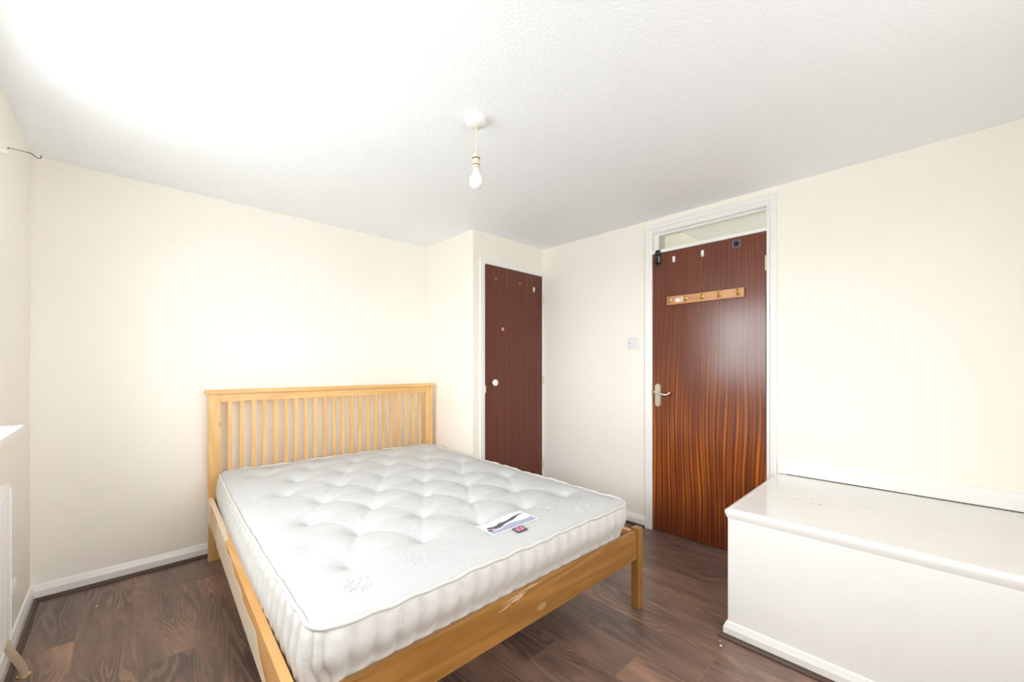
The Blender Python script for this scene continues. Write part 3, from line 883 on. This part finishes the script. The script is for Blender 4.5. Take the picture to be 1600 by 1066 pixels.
def mattress_top_material():
    m = mat('ivory_damask_ticking', (.86, .85, .82), .75); t_ = NT(m)
    v = t_.coords()
    n1 = t_.noise(v, 9, 3, .5, .6)
    sw = t_.math('SINE', t_.math('MULTIPLY', n1, 70))
    pat = t_.ramp(sw, [(.9, (0, 0, 0)), (.97, (1, 1, 1))])
    msk = t_.noise(t_.coords(loc=(5, 2, 1)), 5, 2)
    pat = t_.math('MULTIPLY', pat, t_.ramp(msk, [(.5, (0, 0, 0)), (.6, (1, 1, 1))]))
    base = t_.mix(t_.noise(v, 4, 3), (.49, .49, .49), (.53, .53, .54))
    t_.color(t_.mix(t_.math('MULTIPLY', pat, .6), base, (.63, .63, .64)))
    wr = t_.noise(v, 26, 4, .6, 1.0)
    t_.bump(t_.math('ADD', wr, t_.math('MULTIPLY', pat, .25)), .3, .006)
    return m
def mattress_side_material():
    m = mat('ivory_border_ticking', (.84, .82, .78), .75); t_ = NT(m)
    v = t_.coords()
    n1 = t_.noise(v, 6, 1.5, .4, .4)
    sw = t_.math('ABSOLUTE', t_.math('SINE', t_.math('MULTIPLY', n1, 40)))
    ln = t_.ramp(sw, [(.0, (1, 1, 1)), (.07, (0, 0, 0))])
    msk = t_.noise(t_.coords(loc=(1, 7, 4)), 9, 2)
    ln = t_.math('MULTIPLY', ln, t_.ramp(msk, [(.52, (0, 0, 0)), (.6, (.6,) * 3)]))
    base = t_.mix(t_.noise(v, 5, 3), (.63, .615, .59), (.68, .67, .65))
    t_.color(t_.mix(ln, base, (.45, .42, .44)))
    t_.bump(t_.noise(v, 40, 3), .2, .004)
    return m
M['tick'] = mattress_top_material(); M['border'] = mattress_side_material()
bm, pipe, pipe2 = build_mattress()
mt = obj('mattress', bm, [M['tick'], M['border']], None, smooth='all', origin=bed((BW / 2, BL / 2, ZB)),
         tag=('thick ivory tufted mattress with piped edges lying on the pine bed frame', 'mattress'))
M['piping'] = mat('cream_piping', (.60, .59, .56), .6)
obj('piping', tube(pipe[::2], .0068, 8, True), M['piping'], mt, smooth='all')
# tuft buttons
for i, (u, v) in enumerate(tufts):
    bm = bmesh.new()
    z = top_z(u, v)
    for k in range(3):
        a = k * 2.1 + i
        p0 = bed((u - .009 * math.cos(a), v - .009 * math.sin(a), z + .003)); p1 = bed((u, v, z + .006)); p2 = bed((u + .009 * math.cos(a), v + .009 * math.sin(a), z + .003))
        add_tube(bm, [p0, p1, p2], [.0015, .0035, .0015], 6)
    obj('tuft', bm, M['tick'], mt, smooth='all')

def drape(poly, h0, h1, n=1):
    """thin cloth patch lying on the mattress top: poly corners (u,v) quad, subdivided"""
    bm = bmesh.new(); N = 14
    (a, b, c_, d) = poly
    g = []
    for i in range(N + 1):
        r = []
        for j in range(N + 1):
            s, t_ = i / N, j / N
            u = (a[0] * (1 - s) + b[0] * s) * (1 - t_) + (d[0] * (1 - s) + c_[0] * s) * t_
            v = (a[1] * (1 - s) + b[1] * s) * (1 - t_) + (d[1] * (1 - s) + c_[1] * s) * t_
            r.append(bm.verts.new(bed((u, v, top_z(u, v) + h1))))
        g.append(r)
    for i in range(N):
        for j in range(N): bm.faces.new((g[i][j], g[i + 1][j], g[i + 1][j + 1], g[i][j + 1]))
    return bm
LA, LB, LC, LD = (.693, 1.79), (.937, 1.79), (.937, 1.908), (.693, 1.908)
M['label_white'] = mat('label_white', (.84, .86, .9), .5)
M['label_grey'] = mat('label_grey_blue', (.36, .38, .5), .5)
M['label_fig'] = mat('label_charcoal', (.1, .09, .12), .5)
M['label_skin'] = mat('label_skin', (.75, .5, .46), .5)
M['navy'] = mat('flag_navy', (.02, .02, .09), .6)
M['red'] = mat('flag_red', (.6, .03, .09), .6)
M['flagwhite'] = mat('flag_white', (.8, .74, .82), .6)
lab = obj('label', drape((LA, LB, LC, LD), 0, .0015), M['label_white'], mt)
def lab_uv(a, b):   # a 0..1 across, b 0..1 downwards (to the foot)
    return LA[0] + (LB[0] - LA[0]) * a, LA[1] + (LD[1] - LA[1]) * b
def flat_on_top(bm, polys, h):
    for pl in polys:
        vs = [bm.verts.new(bed((u, v, top_z(u, v) + h))) for u, v in pl]
        bm.faces.new(vs)
bm = bmesh.new()
N = 12
for k in range(N):
    a0, a1 = .03 + .94 * k / N, .03 + .94 * (k + 1) / N
    tpf = lambda a: .70 + .08 * math.sin(a * 9) - .3 * max(0, a - .62)
    flat_on_top(bm, [[lab_uv(a0, tpf(a0)), lab_uv(a1, tpf(a1)), lab_uv(a1, .95), lab_uv(a0, .95)]], .0022)
obj('printed_band', bm, M['label_grey'], lab)
bm = bmesh.new()
spine = [(.07, .50, .05), (.13, .55, .09), (.2, .60, .10), (.28, .58, .11), (.36, .50, .12), (.45, .47, .07), (.55, .44, .06), (.64, .40, .08), (.72, .34, .07), (.8, .29, .035), (.9, .24, .02), (.96, .22, .012)]
for p, q in zip(spine, spine[1:]):
    flat_on_top(bm, [[lab_uv(p[0], p[1] - p[2]), lab_uv(q[0], q[1] - q[2]), lab_uv(q[0], q[1] + q[2]), lab_uv(p[0], p[1] + p[2])]], .0028)
flat_on_top(bm, [[lab_uv(-.0 + .02, .66), lab_uv(.06, .6), lab_uv(.16, .72), lab_uv(.05, .76)]], .0028)
obj('printed_figure', bm, M['label_fig'], lab)
bm = bmesh.new(); flat_on_top(bm, [[lab_uv(.05, .6), lab_uv(.12, .62), lab_uv(.2, .7), lab_uv(.12, .73)]], .0032)
obj('printed_face', bm, M['label_skin'], lab)
bm = bmesh.new()
for k in range(9):
    a = .05 + .1 * k
    flat_on_top(bm, [[lab_uv(a, .13 + .05 * (k % 2)), lab_uv(a + .05, .12), lab_uv(a + .055, .17), lab_uv(a, .18 + .04 * (k % 2))]], .0024)
for k in (0, 6): flat_on_top(bm, [[lab_uv(.02 + k * .1, .03), lab_uv(.08 + k * .1, .02), lab_uv(.08 + k * .1, .09), lab_uv(.02 + k * .1, .1)]], .0024)
obj('printed_lettering', bm, mat('label_faint_grey', (.5, .52, .6), .5), lab)
# woven flag tag
FA, FB, FC, FD = (.782, 1.911), (.835, 1.911), (.835, 1.95), (.782, 1.95)
fl = obj('flag_tag', drape((FA, FB, FC, FD), 0, .004), M['navy'], mt)
def fuv(a, b): return FA[0] + (FB[0] - FA[0]) * a, FA[1] + (FD[1] - FA[1]) * b
def bar(bm, p, q, w, h):
    dx, dy = (q[0] - p[0]) * 1.35, q[1] - p[1]; L = math.hypot(dx, dy); nx, ny = -dy / L * w / 1.35, dx / L * w
    flat_on_top(bm, [[fuv(p[0] + nx, p[1] + ny), fuv(q[0] + nx, q[1] + ny), fuv(q[0] - nx, q[1] - ny), fuv(p[0] - nx, p[1] - ny)]], h)
bm = bmesh.new()
for p, q in (((.12, .14), (.88, .86)), ((.12, .86), (.88, .14))): bar(bm, p, q, .055, .0046)
bar(bm, (.5, .12), (.5, .88), .13, .0047); bar(bm, (.1, .5), (.9, .5), .13, .0047)
obj('white_crosses', bm, M['flagwhite'], fl)
bm = bmesh.new()
for p, q in (((.12, .14), (.88, .86)), ((.12, .86), (.88, .14))): bar(bm, p, q, .022, .0050)
bar(bm, (.5, .12), (.5, .88), .075, .0052); bar(bm, (.1, .5), (.9, .5), .075, .0053)
obj('red_crosses', bm, M['red'], fl)

# embroidered sprays along the foot end
def spray(u, v, sc, rot):
    bm = bmesh.new()
    def path(fn, n, r=.0007):
        pts = []
        for k in range(n + 1):
            a, b = fn(k / n)
            x = a * math.cos(rot) - b * math.sin(rot); y = a * math.sin(rot) + b * math.cos(rot)
            uu, vv = u + x * sc, v + y * sc
            pts.append(bed((uu, vv, top_z(uu, vv) + .0012)))
        add_tube(bm, pts, r, 5)
    path(lambda t_: (.012 * math.sin(t_ * 6), -.07 + .14 * t_), 14)
    path(lambda t_: (.02 + .01 * math.sin(t_ * 5), -.03 + .09 * t_), 10)
    for sx in (-1, 1):
        for cb, rr in ((-.03, .022), (.025, .028)):
            path(lambda t_: (sx * (.012 + rr * t_ + rr * .6 * t_ * math.cos(t_ * 8)), cb - rr * t_ * math.sin(t_ * 8)), 20)
        for k in range(4):
            a0 = k * .7 + .3
            path(lambda t_: (sx * (.035 + .009 * math.cos(a0 + t_)), -.045 + .03 * k * .8 + .006 * math.sin(a0 + t_ * 3)), 5, .0012)
    obj('embroidery', bm, M['thread'], mt, smooth='all')
M['thread'] = mat('white_thread', (.68, .68, .69), .5)
for (u, v, s, r) in ((.195, 1.9, .75, .3), (.40, 1.88, .9, .1), (.565, 1.86, .8, .0), (1.02, 1.86, .9, .2), (1.22, 1.78, .8, .6), (.14, 1.55, .6, .4)):
    spray(u, v, s, r)
